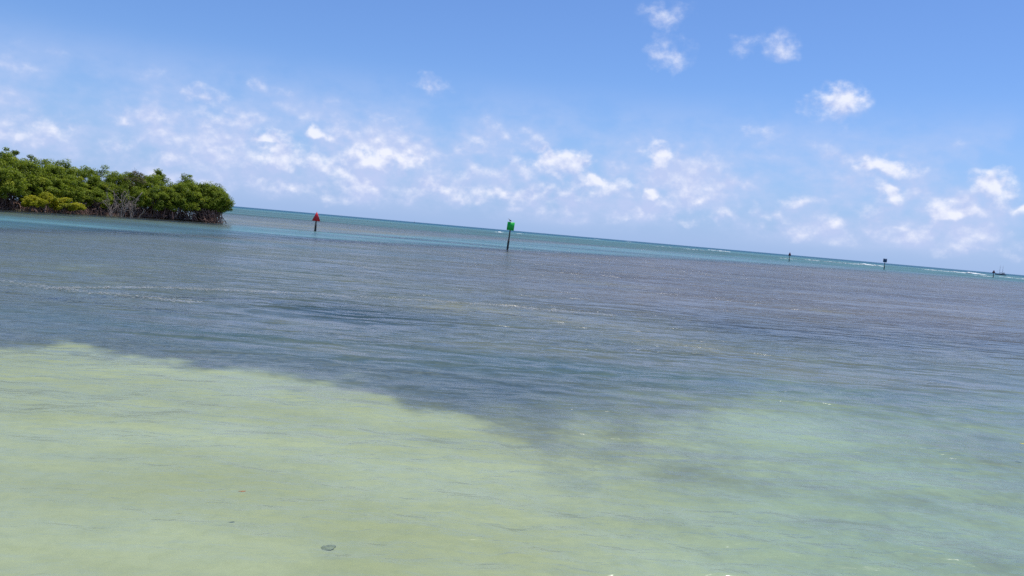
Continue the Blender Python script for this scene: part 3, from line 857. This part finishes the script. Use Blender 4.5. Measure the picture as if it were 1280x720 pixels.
for (px_, py_, wpx, dep, h) in surf:
    parts = max(3, int(wpx / 4))
    for q in range(parts):
        fx = px_ + (q / (parts - 1) - 0.5) * wpx + rng.normal(0, 0.8)
        g = ground(fx, py_ + (fx - px_) * math.tan(ROLL) + rng.normal(0, 0.12))
        u = np.linalg.norm(g) / PX_F
        edge = 1 - 0.6 * abs(q / (parts - 1) - 0.5) * 2
        sx, sy, sz = 2.9 * u * rng.uniform(0.6, 1.3), dep * u * 2.2, h * edge * rng.uniform(0.45, 1.0)
        a, b = np.meshgrid(np.linspace(0, 2 * math.pi, 13)[:-1], np.array([0.0, .35, .65, .9, 1.0]), indexing='xy')
        lump = 1 + 0.35 * rng.normal(size=a.shape) * 0.6
        X = g[0] + sx * b * np.cos(a) * lump; Y = g[1] + sy * b * np.sin(a) * lump
        Z = sz * np.sqrt(np.clip(1 - b * b, 0, 1)) * np.clip(lump, 0.4, 1.5) - 0.04
        V_.append(np.stack([X, Y, Z], -1).reshape(-1, 3))
        i, j = np.meshgrid(np.arange(4), np.arange(12), indexing='ij')
        Q_.append(np.stack([i * 12 + j, (i + 1) * 12 + j, (i + 1) * 12 + (j + 1) % 12, i * 12 + (j + 1) % 12], -1).reshape(-1, 4) + nV); nV += 60
o = mesh_np('surf', np.vstack(V_), np.vstack(Q_), M_FOAM, True)
tag(o, 'broken white surf along the outer reef', 'surf', kind='stuff')

M_FLECK = plain('foam_flecks', (0.27, 0.28, 0.26), (0.4, 0.41, 0.39), 2.0, 0.8)
# foam lines drifting on the flats: many small flakes
lines = [([(0, 352), (70, 361), (150, 369), (250, 379)], .9), ([(60, 361), (200, 360), (330, 365), (470, 373), (600, 381), (770, 395)], 1.3),
         ([(130, 290), (190, 293), (235, 296)], .4), ([(400, 326), (440, 331), (486, 340)], .5), ([(540, 326), (600, 329)], .4), ([(1000, 352), (1080, 364)], .5), ([(1140, 382), (1240, 394)], .5),
         ([(880, 344), (960, 352)], .4), ([(370, 288.5), (450, 291.8)], 1.2), ([(470, 296), (560, 299)], .8), ([(560, 303), (640, 308), (720, 314)], .8), ([(520, 288), (600, 293)], .9), ([(720, 318), (860, 328)], .8), ([(860, 322), (960, 330)], .8), ([(760, 346), (850, 356)], .35), ([(300, 299), (380, 305), (460, 309)], .3), ([(960, 365), (1010, 368)], .4), ([(640, 350), (700, 355)], .25)]
V_, nV = [], 0
for pts, wgt in lines:
    P = np.array([ground(*p)[:2] for p in pts]); sg = np.r_[0, np.cumsum(np.hypot(*np.diff(P, axis=0).T))]
    dist = np.hypot(*P.T).mean()
    n = int(sg[-1] * 130 * wgt * (30 / dist) ** 0.8)
    s = rng.uniform(0, sg[-1], n)
    s = s[vnoise(s * 0.35, s * 0 + wgt * 9, 5) > rng.uniform(-0.1, 0.75, n)]
    c = np.c_[np.interp(s, sg, P[:, 0]), np.interp(s, sg, P[:, 1])]
    wig = (fbm(s * 0.15, s * 0, 3, 2) - 0.5) * dist * 0.02
    c[:, 1] += wig + rng.normal(0, 0.10 + dist * 0.0045, len(s)) * rng.uniform(0.3, 1.6, len(s))
    R0 = rng.uniform(0.008, 0.026, len(s)) * (dist / 30) ** 0.7
    a = np.linspace(0, 2 * math.pi, 7)[:-1]
    jit = rng.uniform(0.6, 1.3, (len(s), 6))
    X = c[:, 0, None] + R0[:, None] * 2.2 * np.cos(a) * jit; Y = c[:, 1, None] + R0[:, None] * np.sin(a) * jit
    V_.append(np.stack([X, Y, np.full_like(X, 0.035)], -1).reshape(-1, 3))
Vf = np.vstack(V_)
o = mesh_np('foam_lines', Vf, np.arange(len(Vf)).reshape(-1, 6), M_FLECK)
tag(o, 'thin drifting lines of pale foam flecks on the seagrass flats', 'foam', kind='stuff')

# ------------------------------------------------------------------ small things near the shore
M_LF1 = plain('brown_leaf', (0.3, 0.12, 0.04), (0.42, 0.2, 0.07), 20.0, 0.6)
M_LF2 = plain('yellow_leaf', (0.5, 0.45, 0.04), (0.6, 0.52, 0.06), 20.0, 0.6)


def leaf(px, py, ln, mat, label, yaw):
    g = ground(px, py, 0.02)
    n = 9; t = np.linspace(0, 1, n); w = 0.24 * ln * np.sin(np.clip(t, 0.03, 0.97) * math.pi) ** 0.8
    lift = 0.25 * ln * (t - 0.5) ** 2
    V = np.vstack([np.c_[(t - .5) * ln, w, lift + 0.2 * w], np.c_[(t - .5) * ln, 0 * w, lift], np.c_[(t - .5) * ln, -w, lift + 0.2 * w]])
    V = np.vstack([V, V - np.array([0, 0, 0.003])]); Q = []
    for i in range(n - 1):
        for r_ in (0, 1):
            a = r_ * n + i; Q.append((a, a + n, a + n + 1, a + 1)); a += 3 * n; Q.append((a, a + 1, a + n + 1, a + n))
        for r_ in (0, 2):
            a = r_ * n + i; Q.append((a, a + 1, a + 1 + 3 * n, a + 3 * n))
    root = bpy.data.objects.new('floating_leaf', None); col.objects.link(root); root.location = g; root.rotation_euler = (0, 0, R(yaw)); tag(root, label, 'leaf')
    mesh_np('blade', V, np.array(Q), mat, True, root)
    MB().tube([(-.5 * ln, 0, 0.0625 * ln), (-.68 * ln, 0.02 * ln, 0.05 * ln)], [0.004, 0.003], 6).build('stalk', mat, root)


leaf(303.5, 614.3, 0.065, M_LF1, 'small brown leaf floating over the pale sandy shallows', 20)
leaf(1279, 555, 0.12, M_LF2, 'small yellow leaf floating over the seagrass', 160)

M_ROCK = plain('algae_covered_stone', (0.19, 0.195, 0.12), (0.28, 0.285, 0.185), 9.0, 0.85, 0.6)


def stone(px, py, sx, sy, sz, label, seed):
    g = ground(px, py, BED)
    rg = np.random.default_rng(seed)
    a, b = np.meshgrid(np.arange(14) * 2 * math.pi / 14, np.linspace(0.02, math.pi * 0.62, 8), indexing='xy')
    k = 0.45 + 1.1 * fbm(np.cos(a) * 1.6 + seed, np.sin(a) * 1.6 + b * 1.3, 3, seed)
    V = np.stack([np.cos(a) * np.sin(b) * sx * k, np.sin(a) * np.sin(b) * sy * k, np.cos(b) * sz * k], -1).reshape(-1, 3)
    i, j = np.meshgrid(np.arange(7), np.arange(14), indexing='ij')
    Q = np.stack([i * 14 + j, (i + 1) * 14 + j, (i + 1) * 14 + (j + 1) % 14, i * 14 + (j + 1) % 14], -1).reshape(-1, 4)
    o = mesh_np('stone', V, [Q, np.array([list(range(13, -1, -1))])], M_ROCK, True, None, g); tag(o, label, 'stone'); return o


stone(410, 685, 0.065, 0.07, 0.018, 'small dark rounded stone on the pale sand under shallow water', 3)
